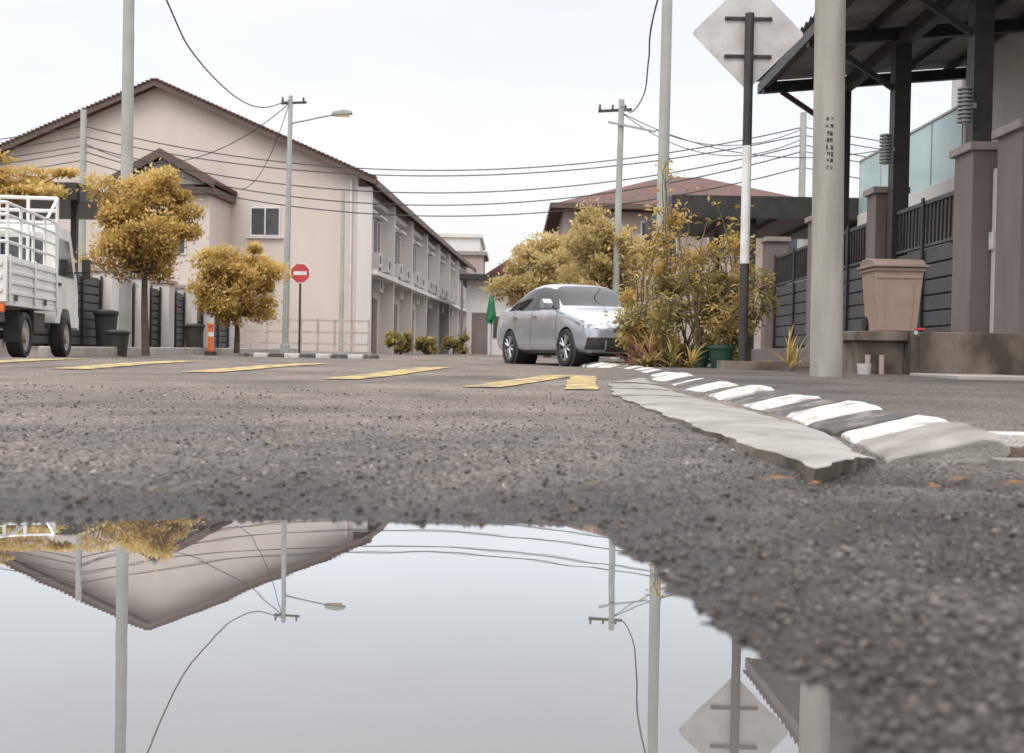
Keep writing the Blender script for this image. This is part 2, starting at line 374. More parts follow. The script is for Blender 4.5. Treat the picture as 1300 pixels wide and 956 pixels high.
for (x,y,r,a,l) in [(.60,2.66,.002,.1,.09),(.66,2.56,.002,.5,.05),(.95,2.66,.002,1.1,.11),(1.05,2.76,.0025,.7,.12),(.52,2.54,.003,2.6,.03),(1.12,2.62,.002,.3,.07),(2.75,10,.012,.1,.08),(2.3,9,.010,1,.08),(.9,2.5,.002,-.4,.03),(1.0,2.58,.003,1.5,.03)]:
    z=float(zg(x,y))+.010
    c,s=math.cos(a),math.sin(a)
    vs=[(x-c*l/2,y-s*l/2,z),(x-s*r*1.5,y+c*r*1.5,z+.008),(x+c*l/2,y+s*l/2,z+.003),(x+s*r*1.5,y-c*r*1.5,z+.001)]
    b.poly(vs,[(0,1,2,3)],M_dl)
b.obj('fallen_leaves')

# ------------------------------------------------------------ leaves
def leafmesh(name,C,R,n,size,mt,parent,elong=1.8,droop=0,shell=.5,seed=0):
    r=np.random.default_rng(seed)
    C=np.array(C,float);R=np.array(R,float);k=len(C)
    idx=r.integers(0,k,n)
    d=r.normal(size=(n,3)); d/=np.linalg.norm(d,axis=1)[:,None]
    rad=(shell+(1-shell)*r.random(n))*(r.random(n)**.25)*(1+.7*r.random(n)**6)
    P=C[idx]+d*rad[:,None]*R[idx]
    t=d*.8+r.normal(size=(n,3))*.7+np.array([0,0,droop]); t/=np.linalg.norm(t,axis=1)[:,None]
    u=np.cross(t,r.normal(size=(n,3))); u/=np.linalg.norm(u,axis=1)[:,None]
    s=size*(.6+.8*r.random(n))[:,None]
    V=np.stack([P-t*s*elong*.5,P+u*s*.5,P+t*s*elong*.5,P-u*s*.5],1).reshape(-1,3)
    me=bpy.data.meshes.new(name); me.vertices.add(4*n); me.vertices.foreach_set('co',V.ravel())
    me.loops.add(4*n); me.loops.foreach_set('vertex_index',np.arange(4*n))
    me.polygons.add(n); me.polygons.foreach_set('loop_start',np.arange(0,4*n,4)); me.polygons.foreach_set('loop_total',np.full(n,4)); me.update(); me.validate()
    ct=r.random(k)
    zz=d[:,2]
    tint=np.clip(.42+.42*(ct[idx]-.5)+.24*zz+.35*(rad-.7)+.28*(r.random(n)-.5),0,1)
    at=me.attributes.new('tint','FLOAT','POINT'); at.data.foreach_set('value',np.repeat(tint,4))
    me.materials.append(mt); o=bpy.data.objects.new(name,me); COL.objects.link(o); o.parent=parent
    return o
def tree(name,base,centre,R,ncl,n,size,mt,seed=1,trunk=.09,clr=.38,elong=2.2,droop=.25):
    r=random.Random(seed); e=empty(name)
    C=[];RR=[]
    for i in range(ncl):
        while True:
            d=Vector((r.uniform(-1,1),r.uniform(-1,1),r.uniform(-1,1)))
            if .2<d.length<1.02: break
        j=r.uniform(.75,.98)
        C.append((centre[0]+d.x*R[0]*j,centre[1]+d.y*R[1]*j,centre[2]+d.z*R[2]*j)); q=r.uniform(.5,1.25)*clr
        RR.append((R[0]*q,R[1]*q,R[2]*q*.8))
    b=B(); bz=Vector(base); fork=Vector((centre[0]+(base[0]-centre[0])*.4,centre[1],centre[2]-R[2]*.75))
    mid=(bz+fork)/2+Vector((r.uniform(-.06,.06),0,0))
    b.cyl(bz-Vector((0,0,.1)),mid,trunk,trunk*.8,M_bark,10); b.cyl(mid,fork,trunk*.8,trunk*.65,M_bark,10)
    for i,c in enumerate(C):
        c=Vector(c); k=fork.lerp(c,.5)+Vector((0,0,-.05*R[2]))
        b.cyl(fork,k,trunk*.35,trunk*.22,M_bark,6); b.cyl(k,c,trunk*.22,trunk*.08,M_bark,6)
    b.obj('trunk_and_limbs',e)
    leafmesh('foliage',C,RR,n,size,mt,e,seed=seed,elong=elong,droop=droop)
    return e
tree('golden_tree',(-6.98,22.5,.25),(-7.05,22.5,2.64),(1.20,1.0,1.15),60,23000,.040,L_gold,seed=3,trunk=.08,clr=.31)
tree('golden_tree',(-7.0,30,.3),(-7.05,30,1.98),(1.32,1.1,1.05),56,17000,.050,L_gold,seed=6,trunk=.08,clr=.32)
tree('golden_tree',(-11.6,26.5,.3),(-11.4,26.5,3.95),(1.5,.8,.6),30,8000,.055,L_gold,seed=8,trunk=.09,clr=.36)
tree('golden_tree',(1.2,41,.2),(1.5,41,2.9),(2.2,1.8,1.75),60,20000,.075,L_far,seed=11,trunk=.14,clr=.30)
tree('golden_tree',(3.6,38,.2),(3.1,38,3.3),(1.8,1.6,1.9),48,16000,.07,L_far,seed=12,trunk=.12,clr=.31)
e=empty('distant_trees'); C=[];RR=[]
r=random.Random(4)
for i in range(60):
    C.append((r.uniform(-3.4,26),r.uniform(96,104),r.uniform(.6,2.8))); RR.append((1.3,1.2,1.1))
leafmesh('foliage',C,RR,16000,.22,L_far,e,seed=20)
for cx,cy,cz,rx,rz_,sd in [(-4.2,44,.7,.5,.5,31),(-3.4,47,.6,.5,.4,32),(-3.0,60,.8,.8,.6,33),(-1.9,72,1.2,1.0,1.0,34)]:
    e=empty('shrub'); C=[(cx+r.uniform(-rx,rx)*.8,cy+r.uniform(-.4,.4),cz+r.uniform(-rz_,rz_)*.6) for _ in range(9)]
    leafmesh('foliage',C,[(rx*.4,.3,rz_*.45)]*9,1500,.08,L_olive,e,seed=sd)
    bb=B(); bb.cyl((cx,cy,.15),(cx,cy,cz),.05,.03,M_bark,6); bb.obj('stem',e)

def leafstem(b,LV,p,h,lean,nl,ls,r,mt_i=0):
    pts=[Vector(p)]; n=8
    for i in range(n):
        t=(i+1)/n
        pts.append(Vector((p[0]+lean[0]*t*t+r.uniform(-.03,.03),p[1]+lean[1]*t*t,p[2]+h*(t-.08*t*t))))
    for i in range(n): b.cyl(pts[i],pts[i+1],.012*(1-i/n)+.005,.012*(1-(i+1)/n)+.005,M_stem,5,False)
    tips=[(pts[j],None) for j in range(2,n+1)]
    for j in range(2,n+1):
        if r.random()<.7:
            a=r.uniform(0,6.28); q=pts[j]+Vector((math.cos(a)*.22,math.sin(a)*.22,r.uniform(.05,.22))); b.cyl(pts[j],q,.006,.003,M_stem,4,False); tips+=[(pts[j].lerp(q,.6),None),(q,None)]
    for k in range(nl):
        q=tips[r.randrange(len(tips))][0]
        a=r.uniform(0,6.28); el=r.uniform(-.5,.8); d=Vector((math.cos(a)*math.cos(el),math.sin(a)*math.cos(el),math.sin(el)))
        s=ls*r.uniform(.5,1.3); q2=q+d*r.uniform(0,.06)
        side=d.cross(Vector((r.uniform(-.4,.4),r.uniform(-.4,.4),1))).normalized()*s*.17
        mid=q2+d*s*.5+Vector((0,0,.03*s)); tip=q2+d*s-Vector((0,0,.25*s))
        o=len(LV[0]); LV[0]+= [q2,mid+side,tip,mid-side]; LV[1].append((o,o+1,o+2,o+3)); LV[2]+=[r.random()]*4
def leafobj(name,LV,mt,parent):
    me=bpy.data.meshes.new(name); me.from_pydata([tuple(v) for v in LV[0]],[],LV[1])
    at=me.attributes.new('tint','FLOAT','POINT'); at.data.foreach_set('value',LV[2]); me.materials.append(mt)
    o=bpy.data.objects.new(name,me); COL.objects.link(o); o.parent=parent
def stemplant(name,x,y,h,ns,spread,nl,ls,mt,seed,pot=None):
    r=random.Random(seed); e=empty(name); b=B(); LV=[[],[],[]]; z=float(zg(x,y))
    if pot:
        b.cyl((x,y,z),(x,y,z+.26),.12,.17,pot,16); b.cyl((x,y,z+.25),(x,y,z+.29),.185,.185,pot,16); z+=.2
    for i in range(ns):
        a=r.uniform(0,6.28); k=r.uniform(.3,1)*spread
        leafstem(b,LV,(x+r.uniform(-.07,.07),y+r.uniform(-.07,.07),z),h*r.uniform(.55,1.05),(math.cos(a)*k,math.sin(a)*k*.6),nl,ls,r)
    b.obj('stems',e); leafobj('leaves',LV,mt,e)
for a in [(1.75,15.9,1.9,5,.4,38,.11,L_gold,41,M_pot),(2.15,16.2,2.9,4,.45,50,.13,L_gold,42,M_pot),(2.45,15.6,1.9,5,.5,44,.11,L_olive,43,M_potg),
          (2.95,15.8,2.2,5,.6,48,.11,L_olive,44,M_pot),(2.0,15.2,1.15,7,.45,42,.10,L_olive,45,None),(2.65,15.0,1.1,8,.5,44,.09,L_gold,46,M_potg),
          (3.2,16.4,2.4,5,.5,42,.12,L_gold,47,None),(1.7,16.6,1.4,5,.35,32,.10,L_gold,48,None),(2.3,17.2,2.5,5,.6,42,.12,L_gold,49,None)]:
    stemplant('potted_shrub' if a[9] else 'garden_shrub',*a[:9],pot=a[9])
def bushy(name,cx,cy,cz,rx,ry,rz_,n,size,mt,sd,k=14,q=.36):
    r=random.Random(sd); e=empty(name)
    C=[];
    for _ in range(k):
        C.append((cx+r.uniform(-rx,rx)*.85,cy+r.uniform(-ry,ry)*.7,cz+r.uniform(-rz_,rz_)*.85))
    leafmesh('foliage',C,[(rx*q,ry*q,rz_*q)]*k,n,size,mt,e,seed=sd,elong=2.4)
    b=B(); z0=float(zg(cx,cy))
    for c in C: b.cyl((cx+r.uniform(-.1,.1),cy,z0-.03),c,.014,.005,M_stem,5,False)
    b.obj('stems',e)
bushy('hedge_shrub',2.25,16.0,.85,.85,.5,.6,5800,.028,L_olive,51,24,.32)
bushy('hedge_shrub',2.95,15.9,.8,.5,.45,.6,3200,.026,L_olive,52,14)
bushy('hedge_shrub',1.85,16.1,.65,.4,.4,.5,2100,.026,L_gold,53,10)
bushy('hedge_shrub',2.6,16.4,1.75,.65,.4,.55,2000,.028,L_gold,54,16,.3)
def rosette(name,x,y,n,l,mt,seed,w=.05,up=.5,pot=None,zz=None):
    r=random.Random(seed); e=empty(name); LV=[[],[],[]]; z=float(zg(x,y)) if zz is None else zz
    b=B()
    if pot: b.cyl((x,y,z),(x,y,z+.2),.1,.14,pot,14); z+=.17
    for i in range(n):
        a=r.uniform(0,6.28); el=r.uniform(.25,1.45)*up*1.4; L=l*r.uniform(.7,1.1); p=Vector((x,y,z)); ww=w*r.uniform(.7,1.1); ti=r.random()
        prev=None
        for k in range(6):
            t=k/5; d=Vector((math.cos(a)*math.cos(el),math.sin(a)*math.cos(el),math.sin(el))); sd=Vector((-math.sin(a),math.cos(a),0))*ww*(1-t**2)*(.6+.8*min(t*3,1)*.5)
            o=len(LV[0]); LV[0]+=[p+sd,p-sd]; LV[2]+=[ti*.8+.2*t]*2
            if prev is not None: LV[1].append((prev,prev+1,o+1,o))
            prev=o; p=p+d*L/5; el-=.22
    if pot: b.obj('pot',e)
    leafobj('leaves',LV,mt,e)
for a in [(1.62,15.4,26,.55,L_redd,61,.022,.85),(1.75,15.0,24,.5,L_redd,62,.022,.85),(1.68,14.9,22,.42,L_olive,63,.02,.7),(2.0,14.8,24,.46,L_olive,64,.02,.9),(1.63,16.0,20,.5,L_redd,65,.02,.9),(2.25,14.9,22,.45,L_gold,66,.018,.8),(1.95,15.4,26,.65,L_redd,67,.022,.9),(1.85,15.6,22,.7,L_gold,68,.02,1.0)]:
    rosette('bromeliad_plant',*a)
for a in [(3.12,13.3,18,.55,L_gold,70,.016,1.0),(3.25,13.5,16,.5,L_olive,71,.015,1.0)]: rosette('snake_plant',*a)

# ------------------------------------------------------------ poles, wires, signs
def pole(name,x,y,h,r0,r1,mt,lean=(0,0),z0=None,extra=None):
    b=B(); z=float(zg(x,y))-.05 if z0 is None else z0
    b.cyl((x,y,z),(x+lean[0],y+lean[1],h),r0,r1,mt,32)
    if extra: extra(b)
    return b.obj(name)
pole('concrete_utility_pole',-7.87,24,9.6,.13,.105,M_concf)
M_ink=mat('black_stencil',(.04,.04,.04),(.25,.24,.22),scale=40,rough=.8,lo=.5,hi=.6)
def ex(b):
    rr=random.Random(3)
    zz=2.42
    while zz>1.98:
        for k in range(2):
            a0=-1.95+k*.25+rr.uniform(-.05,.05); a1=a0+rr.uniform(.1,.2); h=rr.uniform(.02,.045)
            t=(zz)/8.5; cx=2.79-.09*t; rd=.142+(.118-.142)*t+.002
            vs=[]
            for a in (a0,(a0+a1)/2,a1):
                for z in(zz,zz-h): vs.append((cx+rd*math.cos(a),10.5+rd*math.sin(a),z))
            b.poly(vs,[(0,1,3,2),(2,3,5,4)],M_ink)
        zz-=.06
pole('concrete_utility_pole',2.79,10.5,8.5,.142,.118,M_conc,(-.09,0),extra=ex)
def ex2(b):
    b.beam((2.86,37,7.6),(4.3,36.6,7.25),.06,.06,M_steel); b.beam((2.55,37.1,7.95),(3.6,37,8.0),.08,.08,M_dark)
    for x in(2.6,3.0,3.4): b.cyl((x,37.05,8.0),(x,37.05,8.15),.04,.03,M_dark,8)
pole('concrete_utility_pole',3.17,37,8.3,.12,.09,M_concf,(.1,0),extra=ex2)
pole('concrete_utility_pole',2.73,22,9.2,.115,.09,M_concf,(.03,0))
pole('concrete_utility_pole',-14.6,40,8.3,.13,.10,M_concf)
pole('concrete_utility_pole',8.95,37,8.0,.12,.1,M_concf)
pole('concrete_utility_pole',-6.3,43.4,6.3,.09,.07,M_concf)
pole('concrete_utility_pole',-3.2,-6,9,.13,.1,M_concf)
pole('concrete_utility_pole',2.9,-6,9,.13,.1,M_concf)
b=B()
b.cyl((-7.12,37,.15),(-7.05,37,8.25),.115,.07,M_steel,8)
b.cyl((-7.12,37,.15),(-7.12,37,.5),.16,.16,M_steel,8)
b.cyl((-7.06,37,7.38),(-6.2,36.9,7.55),.035,.03,M_steel,8); b.cyl((-6.2,36.9,7.55),(-5.65,36.85,7.66),.03,.03,M_steel,8)
b.extr([(-5.75,7.62),(-5.7,7.73),(-5.35,7.80),(-5.12,7.76),(-5.1,7.68)],'y',36.75,36.97,M_steel)
b.box(-5.68,-5.2,36.78,36.94,7.60,7.66,mat('lamp_glass',(.75,.6,.25),rough=.2))
b.beam((-7.35,37,8.0),(-6.55,37,8.05),.07,.07,M_dark)
for x in(-7.3,-6.65): b.cyl((x,37,8.0),(x,37,8.2),.045,.03,M_dark,8)
b.obj('street_lamp',bevel=.01)
cu=bpy.data.curves.new('overhead_wires','CURVE'); cu.dimensions='3D'; cu.bevel_depth=.012; cu.bevel_resolution=2; cu.materials.append(M_wire)
def wire(p0,p1,sag,n=24,pts=None,r=1.0):
    if pts is None:
        p0=Vector(p0);p1=Vector(p1); pts=[p0.lerp(p1,i/n)-Vector((0,0,4*sag*(i/n)*(1-i/n))) for i in range(n+1)]
    s=cu.splines.new('POLY'); s.points.add(len(pts)-1)
    for q,p in zip(s.points,pts): q.co=(*p,1); q.radius=r
A=(-14.6,40);Cc=(8.95,37)
for z0,z1,sg in [(7.75,7.55,1.42),(7.4,7.3,1.3),(7.1,7.0,1.55),(6.9,6.8,1.75),(6.6,6.3,1.7)]:
    wire((A[0],A[1],z0),(Cc[0],Cc[1],z1),sg,40,r=1.5)
    wire((A[0],A[1],z0),(-40,42,z0+.3),1.2,r=1.3); wire((Cc[0],Cc[1],z1),(30,32,z1),1.3,r=1.3)
def smooth(ctrl,n=10):
    P=[Vector(c) for c in ctrl]; P=[2*P[0]-P[1]]+P+[2*P[-1]-P[-2]]; out=[]
    for i in range(1,len(P)-2):
        for k in range(n):
            t=k/n; a,b_,c,d=P[i-1],P[i],P[i+1],P[i+2]
            out.append(.5*((2*b_)+(-a+c)*t+(2*a-5*b_+4*c-d)*t*t+(-a+3*b_-3*c+d)*t**3))
    out.append(P[-2]); return out
wire(0,0,0,pts=smooth([(-7.1,37,8.1),(-7.15,33.5,7.15),(-7.1,30,6.68),(-6.5,24,6.2),(-5.95,20,6.22),(-4.6,10,7.0),(-3.2,-6,8.8)]),r=1.3)
wire(0,0,0,pts=smooth([(3.27,37,8.1),(3.2,33,7.1),(3.0,28,6.5),(2.65,24,6.3),(2.35,20,6.35),(2.3,10,7.1),(2.9,-6,8.8)]),r=1.3)
wire((-7.1,37,8.0),(-14.6,40,7.2),1.2,r=1.2); wire((-7.1,37,8.0),(-9.8,42.1,6.0),.7,r=1.0)
wire((3.27,37,7.9),(8.95,37,7.2),.9,r=1.1); wire((3.27,37,7.9),(12,30,6.5),1.2,r=1.1); wire((4.3,36.6,7.3),(8.95,37,7.5),.5,r=1)
o=bpy.data.objects.new('overhead_wires',cu); COL.objects.link(o)

b=B(); X0,Y0=2.63,13.5; zb=.16
b.cyl((X0,Y0,zb),(X0,Y0,1.38),.052,.052,M_dark,20); b.cyl((X0,Y0,1.38),(X0,Y0,2.72),.0525,.0525,M_wht,20); b.cyl((X0,Y0,2.72),(X0,Y0,4.22),.052,.052,M_dark,20)
h=.635; zc=4.01
pts=[]
for k in range(4):
    a=math.pi/2*k; c=(math.cos(a)*(h-.05),math.sin(a)*(h-.05))
    for j in(-1,0,1):
        aa=a+j*.6; pts.append((X0+c[0]+.045*math.cos(aa),zc+c[1]+.045*math.sin(aa)))
b.extr(pts,'y',Y0+.075,Y0+.08,M_signb)
for z in(4.18,3.75):
    b.box(X0-.27,X0+.27,Y0+.052,Y0+.074,z-.018,z+.018,M_dark)
    for sx in(-.22,.22): b.cyl((X0+sx,Y0+.04,z),(X0+sx,Y0+.053,z),.018,.018,M_rust,8)
b.box(X0-.25,X0+.72,Y0-.22,Y0+.25,.1,.27,M_lowall)
b.obj('traffic_sign',bevel=.004)
b=B(); X0,Y0,zc=-6.5,36,2.66
pts=[(X0+.33*math.cos(math.pi/8+k*math.pi/4),zc+.33*math.sin(math.pi/8+k*math.pi/4)) for k in range(8)]
b.extr(pts,'y',Y0,Y0+.01,M_wht)
pts=[(X0+.30*math.cos(math.pi/8+k*math.pi/4),zc+.30*math.sin(math.pi/8+k*math.pi/4)) for k in range(8)]
b.extr(pts,'y',Y0-.005,Y0-.001,M_red)
b.box(X0-.2,X0+.2,Y0-.009,Y0-.006,zc-.055,zc+.055,M_wht)
b.cyl((X0,Y0+.04,.15),(X0,Y0+.04,2.9),.035,.035,M_dark,10)
b.obj('stop_sign')

# ------------------------------------------------------------ terrace building (left)
TH=math.radians(-2.87)
e=empty('terrace_house',(-5.96,45,0),TH)
b=B(); W=15.5; LN=46; ze=6.97; zr=10.3
b.extr([(-W,.0),(0,.0),(0,ze),(-W/2,zr),(-W,ze)],'y',0,LN,M_wall)
b.obj('walls',e)
b=B()
for sx in(1,-1):
    xa=-W/2; xo=-W/2+sx*(W/2+.75); zo=zr-.43*(W/2+.75)
    p=[(xa,zr+.02),(xo,zo+.02),(xo,zo+.18),(xa,zr+.2)]
    b.extr(p,'y',-.45,LN+.4,M_roof)
    p=[(xa,zr-.06),(xo,zo-.06),(xo,zo+.2),(xa,zr+.22)]
    b.extr(p,'y',-.50,-.452,M_fascia)
    nt_=52
    for q in range(nt_):
        t=(q+.5)/nt_; x=xa+(xo-xa)*t; z=zr+(zo-zr)*t+.2
        b.box(x-.07,x+.07,-.56,-.1,z-.02,z+.035,M_roof)
b.box(.72,.80,-.4,LN,zr-.43*(W/2+.75)-.12,zr-.43*(W/2+.75)+.12,M_fascia)
b.obj('roof',e)
b=B()
def win(b,xc,zc,w,h,y,fr=M_frame,mull=1):
    b.box(xc-w/2-.06,xc+w/2+.06,y-.05,y-.001,zc-h/2-.06,zc+h/2+.06,fr)
    b.box(xc-w/2,xc+w/2,y-.06,y-.052,zc-h/2,zc+h/2,M_glass)
    for k in range(mull):
        x=xc-w/2+w*(k+1)/(mull+1); b.box(x-.025,x+.025,y-.075,y-.061,zc-h/2,zc+h/2,fr)
win(b,-3.55,5.2,1.05,1.0,0,M_frame,1)
b.box(-3.55-.7,-3.55+.7,-.12,-.002,4.56,4.62,M_wallw)
win(b,-12.6,5.0,1.2,1.1,0)
b.cyl((-.25,-.06,.2),(-.25,-.06,6.8),.05,.05,M_frame,8)
b.obj('gable_windows',e)
b=B()
U=5.75
for i in range(8):
    y0=i*U
    b.box(.001,.55,y0-.09,y0+.09,0.1,6.55,M_wallw)
    b.box(.002,.75,y0+.1,y0+U-.1,3.25,3.42,M_wallw)
    b.box(.002,.30,y0+.1,y0+U-.1,6.2,6.4,M_wallw)
    for yc,w in((y0+1.5,1.4),(y0+4.1,1.5)):
        b.box(.001,.05,yc-w/2-.08,yc+w/2+.08,4.2,5.75,M_frame); b.box(.052,.06,yc-w/2,yc+w/2,4.28,5.67,M_glass)
        b.box(.001,.35,yc-w/2-.15,yc+w/2+.15,5.8,5.9,M_wallw)
        b.box(.061,.08,yc-.03,yc+.03,4.28,5.67,M_frame)
    b.box(.001,.05,y0+.7,y0+2.5,1.1,2.6,M_frame); b.box(.052,.06,y0+.78,y0+2.42,1.18,2.52,M_glass)
    b.box(.001,.06,y0+3.4,y0+4.4,.2,2.5,M_pillar)
    for yy,zz in((y0+2.6,3.75),(y0+5.0,3.7),(y0+2.9,2.75)):
        b.box(.08,.42,yy,yy+.8,zz,zz+.55,M_ac); b.cyl((.421,yy+.3,zz+.28),(.43,yy+.3,zz+.28),.2,.2,M_dark,16)
    b.cyl((.08,y0+.25,.2),(.08,y0+.25,6.4),.05,.05,M_frame,8)
b.obj('facade_details',e)
b=B()
b.box(-8.3,-4.9,-2.6,-.0,.0,5.85,M_wall)
b.extr([(-8.25,5.85),(-4.95,5.85),(-6.6,6.85)],'y',-2.6,-.01,M_wall)
b.obj('porch_bay',e)
b=B()
for sx in(1,-1):
    p=[(-6.6,7.25),(-6.6+sx*1.95,6.18),(-6.6+sx*1.95,6.32),(-6.6,7.42)]
    b.extr(p,'y',-3.0,-.02,M_roof)
    p=[(-6.6,7.13),(-6.6+sx*1.98,6.05),(-6.6+sx*1.98,6.34),(-6.6,7.45)]
    b.extr(p,'y',-3.06,-3.003,M_fascia)
b.extr([(-8.2,6.2),(-5.0,6.2),(-6.6,7.1)],'y',-2.8,-2.61,M_cap)
b.box(-8.5,-4.7,-2.9,-.02,5.86,6.1,M_fascia)
win(b,-6.6,4.4,1.6,1.3,-2.6)
b.obj('porch_roof',e)

b=B()
def pil(b,x,y,w,z0,z1,m1,m2,d=None):
    d=d or w
    b.box(x-w/2,x+w/2,y-d/2,y+d/2,z0,z1,m1); b.box(x-w/2-.05,x+w/2+.05,y-d/2-.05,y+d/2+.05,z1,z1+.09,m2)
ys_=[20.5,23.2,26,28.2,30.3,32.5,34.4,37.5]
for y in ys_: pil(b,-9,y,.5,.1,1.95,M_wallw if y>25 else M_pillar,M_wallp)
for a,c in zip(ys_[:-1],ys_[1:]):
    b.box(-9.06,-9.03,a+.26,c-.26,.3,1.8,M_dark)
    for k in range(8):
        z=.35+k*.18; b.box(-9.02,-8.98,a+.26,c-.26,z,z+.15,M_fence)
    for y in(a+.3,(a+c)/2,c-.3): b.box(-8.975,-8.93,y-.03,y+.03,.3,1.85,M_dark)
b.box(-14,-9.3,37.3,37.5,.1,1.5,M_wallw)
b.obj('gate_fence',bevel=.008)
b=B()
b.box(-16,-10.2,27.5,33,3.85,4.05,M_dark); b.box(-16,-10.15,27.4,27.5,3.7,4.1,M_dark); b.box(-10.2,-10.1,27.5,33,3.7,4.1,M_dark)
for y in(28,32.8): b.box(-10.5,-10.36,y,y+.14,.1,3.85,M_dark)
for y in(28,32.8): b.box(-15.9,-15.76,y,y+.14,.1,3.85,M_dark)
b.obj('carport_canopy')
b=B()
n=9
for i in range(n):
    x=-9.7+i*4.7/(n-1); b.box(x-.035,x+.035,40.97,41.03,.15,1.42,M_railing)
for z in(.55,.95,1.36): b.box(-9.7,-5.0,40.98,41.02,z-.03,z+.03,M_railing)
b.box(-9.9,-4.9,40.8,41.2,.1,.30,M_pave)
b.obj('metal_railing')
def blackbin(x,y,w,h,name='black_bin'):
    z=float(zg(x,y)); b=B()
    b.cyl((x,y,z),(x,y,z+h*.9),w*.38,w*.48,M_pot,20); b.cyl((x,y,z+h*.9),(x,y,z+h),w*.54,w*.54,M_pot,20); b.cyl((x,y,z+h),(x,y,z+h+.03),w*.5,w*.3,M_pot,20); b.obj(name,bevel=.01)
blackbin(-7.75,23.2,.45,.5); blackbin(-8.6,25,.5,.78); blackbin(-7.9,29.3,.5,.6)
b=B(); x,y=-7.15,28; b.cyl((x,y,.15),(x,y,.25),.14,.14,M_pot,16); b.cyl((x,y,.25),(x,y,.85),.07,.06,M_orange,16); b.cyl((x,y,.85),(x,y,.9),.085,.085,M_orange,16); b.cyl((x,y,.6),(x,y,.7),.069,.068,M_wht,16); b.obj('orange_bollard')
b=B(); 
for i in range(9):
    x=-6.3+i*.36; yy=27+.05*(i-4)**2*.2
    b.box(x,x+.34,yy,yy+.2,.06,.235,M_kw if i%2 else M_kb)
b.obj('traffic_island_kerb',bevel=.02)
b=B()
for i in range(38): b.box(-7.87,-7.7,19.6+i*.6,20.18+i*.6,.05,.30+.002*i,M_pave)
b.obj('left_kerb',bevel=.02)

# ------------------------------------------------------------ far buildings
e=empty('apartment_block'); b=B()
b.box(-7.6,-2.9,100,112,0,10.1,M_wallw); b.box(-7.9,-2.7,99.8,112,10.1,10.4,M_wallw)
for i in range(3):
    for k in range(3): win(b,-6.6+i*1.5,2+k*2.9,1,1.2,100)
b.obj('walls',e)
e=empty('red_brick_house'); b=B()
b.box(-5.6,-2.4,92.5,99,0,8.0,M_wallp); b.box(-5.9,-2.1,92.3,99,8.0,8.3,M_cap); b.box(-2.4,1.4,94,99,0,6.3,M_wallw)
win(b,-3.2,5.6,1,1.2,92.5); win(b,-.6,4.8,1.6,1.2,94); b.obj('walls',e)
b=B(); b.extr([(-2.7,6.3),(1.7,6.3),(-.5,7.8)],'y',93.6,99.2,M_roof); b.obj('roof',e)
e=empty('corner_shop'); b=B(); b.box(-2.6,-.3,66,74,0,4.4,M_wallw); b.box(-3.0,.2,65.2,74,4.4,4.7,M_dark); b.box(-2.3,-1.4,65.97,65.99,.3,2.6,M_pillar); b.box(-1.1,-.5,65.97,65.99,1.2,2.4,M_glass)
for x in(-2.9,0.05): b.box(x,x+.12,65.3,65.42,.1,4.4,M_pillar)
b.obj('walls',e)
M_green=mat('green_canvas',(.02,.20,.09),rough=.7)
b=B(); b.cyl((-.95,52,.2),(-.95,52,3.0),.03,.03,M_steel,8)
for k in range(10):
    a=2*math.pi*k/10; b.cyl((-.95+.13*math.cos(a),52+.13*math.sin(a),1.65+.15*(k%3)),(-.95+.03*math.cos(a),52+.03*math.sin(a),2.9),.13,.05,M_green,6)
b.obj('folded_parasol')

e=empty('tiled_roof_house'); b=B()
b.box(1.9,12.5,46,56,0,6.15,M_wallp); b.box(1.88,12.52,45.98,56.02,5.9,6.0,M_fascia)
for x in(3.2,5.6,8.2,10.4): win(b,x,4.9,1.3,1.2,46)
b.obj('walls',e); b=B()
x0,x1,y0,y1,z0,z1=1.4,13.0,45.4,56.6,6.1,8.05
vs=[(x0,y0,z0),(x1,y0,z0),(x1,y1,z0),(x0,y1,z0),(6.4,51,z1),(8.0,51,z1)]
b.poly(vs,[(0,1,5,4),(1,2,5),(2,3,4,5),(3,0,4),(3,2,1,0)],M_roof)
b.box(x0,x1,y0-.05,y0-.002,z0-.15,z0+.05,M_fascia); b.box(x0-.05,x0-.002,y0,y1,z0-.15,z0+.05,M_fascia)
b.obj('roof',e)

# ------------------------------------------------------------ right house, carport, fence
e=empty('modern_house'); b=B()
b.box(8.2,14,10,22.4,.1,7.2,M_wallw)
b.box(7.25,8.199,12.2,19.2,.1,7.0,M_wallw)
b.box(7.2,8.199,19.201,24.9,3.1,3.35,M_wallw); b.box(8.2,12,22.401,24.9,.1,3.35,M_wallw)
b.box(8.17,8.198,19.6,21.8,3.5,5.6,M_glass); b.box(7.22,7.248,13.2,15.0,3.7,5.4,M_glass)
b.box(7.22,7.248,13,16.5,.2,2.6,M_dark); b.box(8.17,8.198,19.4,22.2,.2,2.6,M_dark)
b.box(7.0,14.1,9.8,22.6,7.2,7.4,M_cap)
b.obj('walls',e,bevel=.01)
b=B()
for i in range(4): b.box(7.23,7.25,19.25+i*1.42,20.6+i*1.42,3.36,4.45,M_glassg); b.cyl((7.24,20.63+i*1.42,3.35),(7.24,20.63+i*1.42,4.5),.02,.02,M_steel,8)
for i in range(3): b.box(7.28+i*1.55,8.75+i*1.55,24.85,24.87,3.36,4.45,M_glassg)
b.box(7.21,7.27,19.2,24.9,4.46,4.5,M_steel)
b.obj('balcony_glass',e)

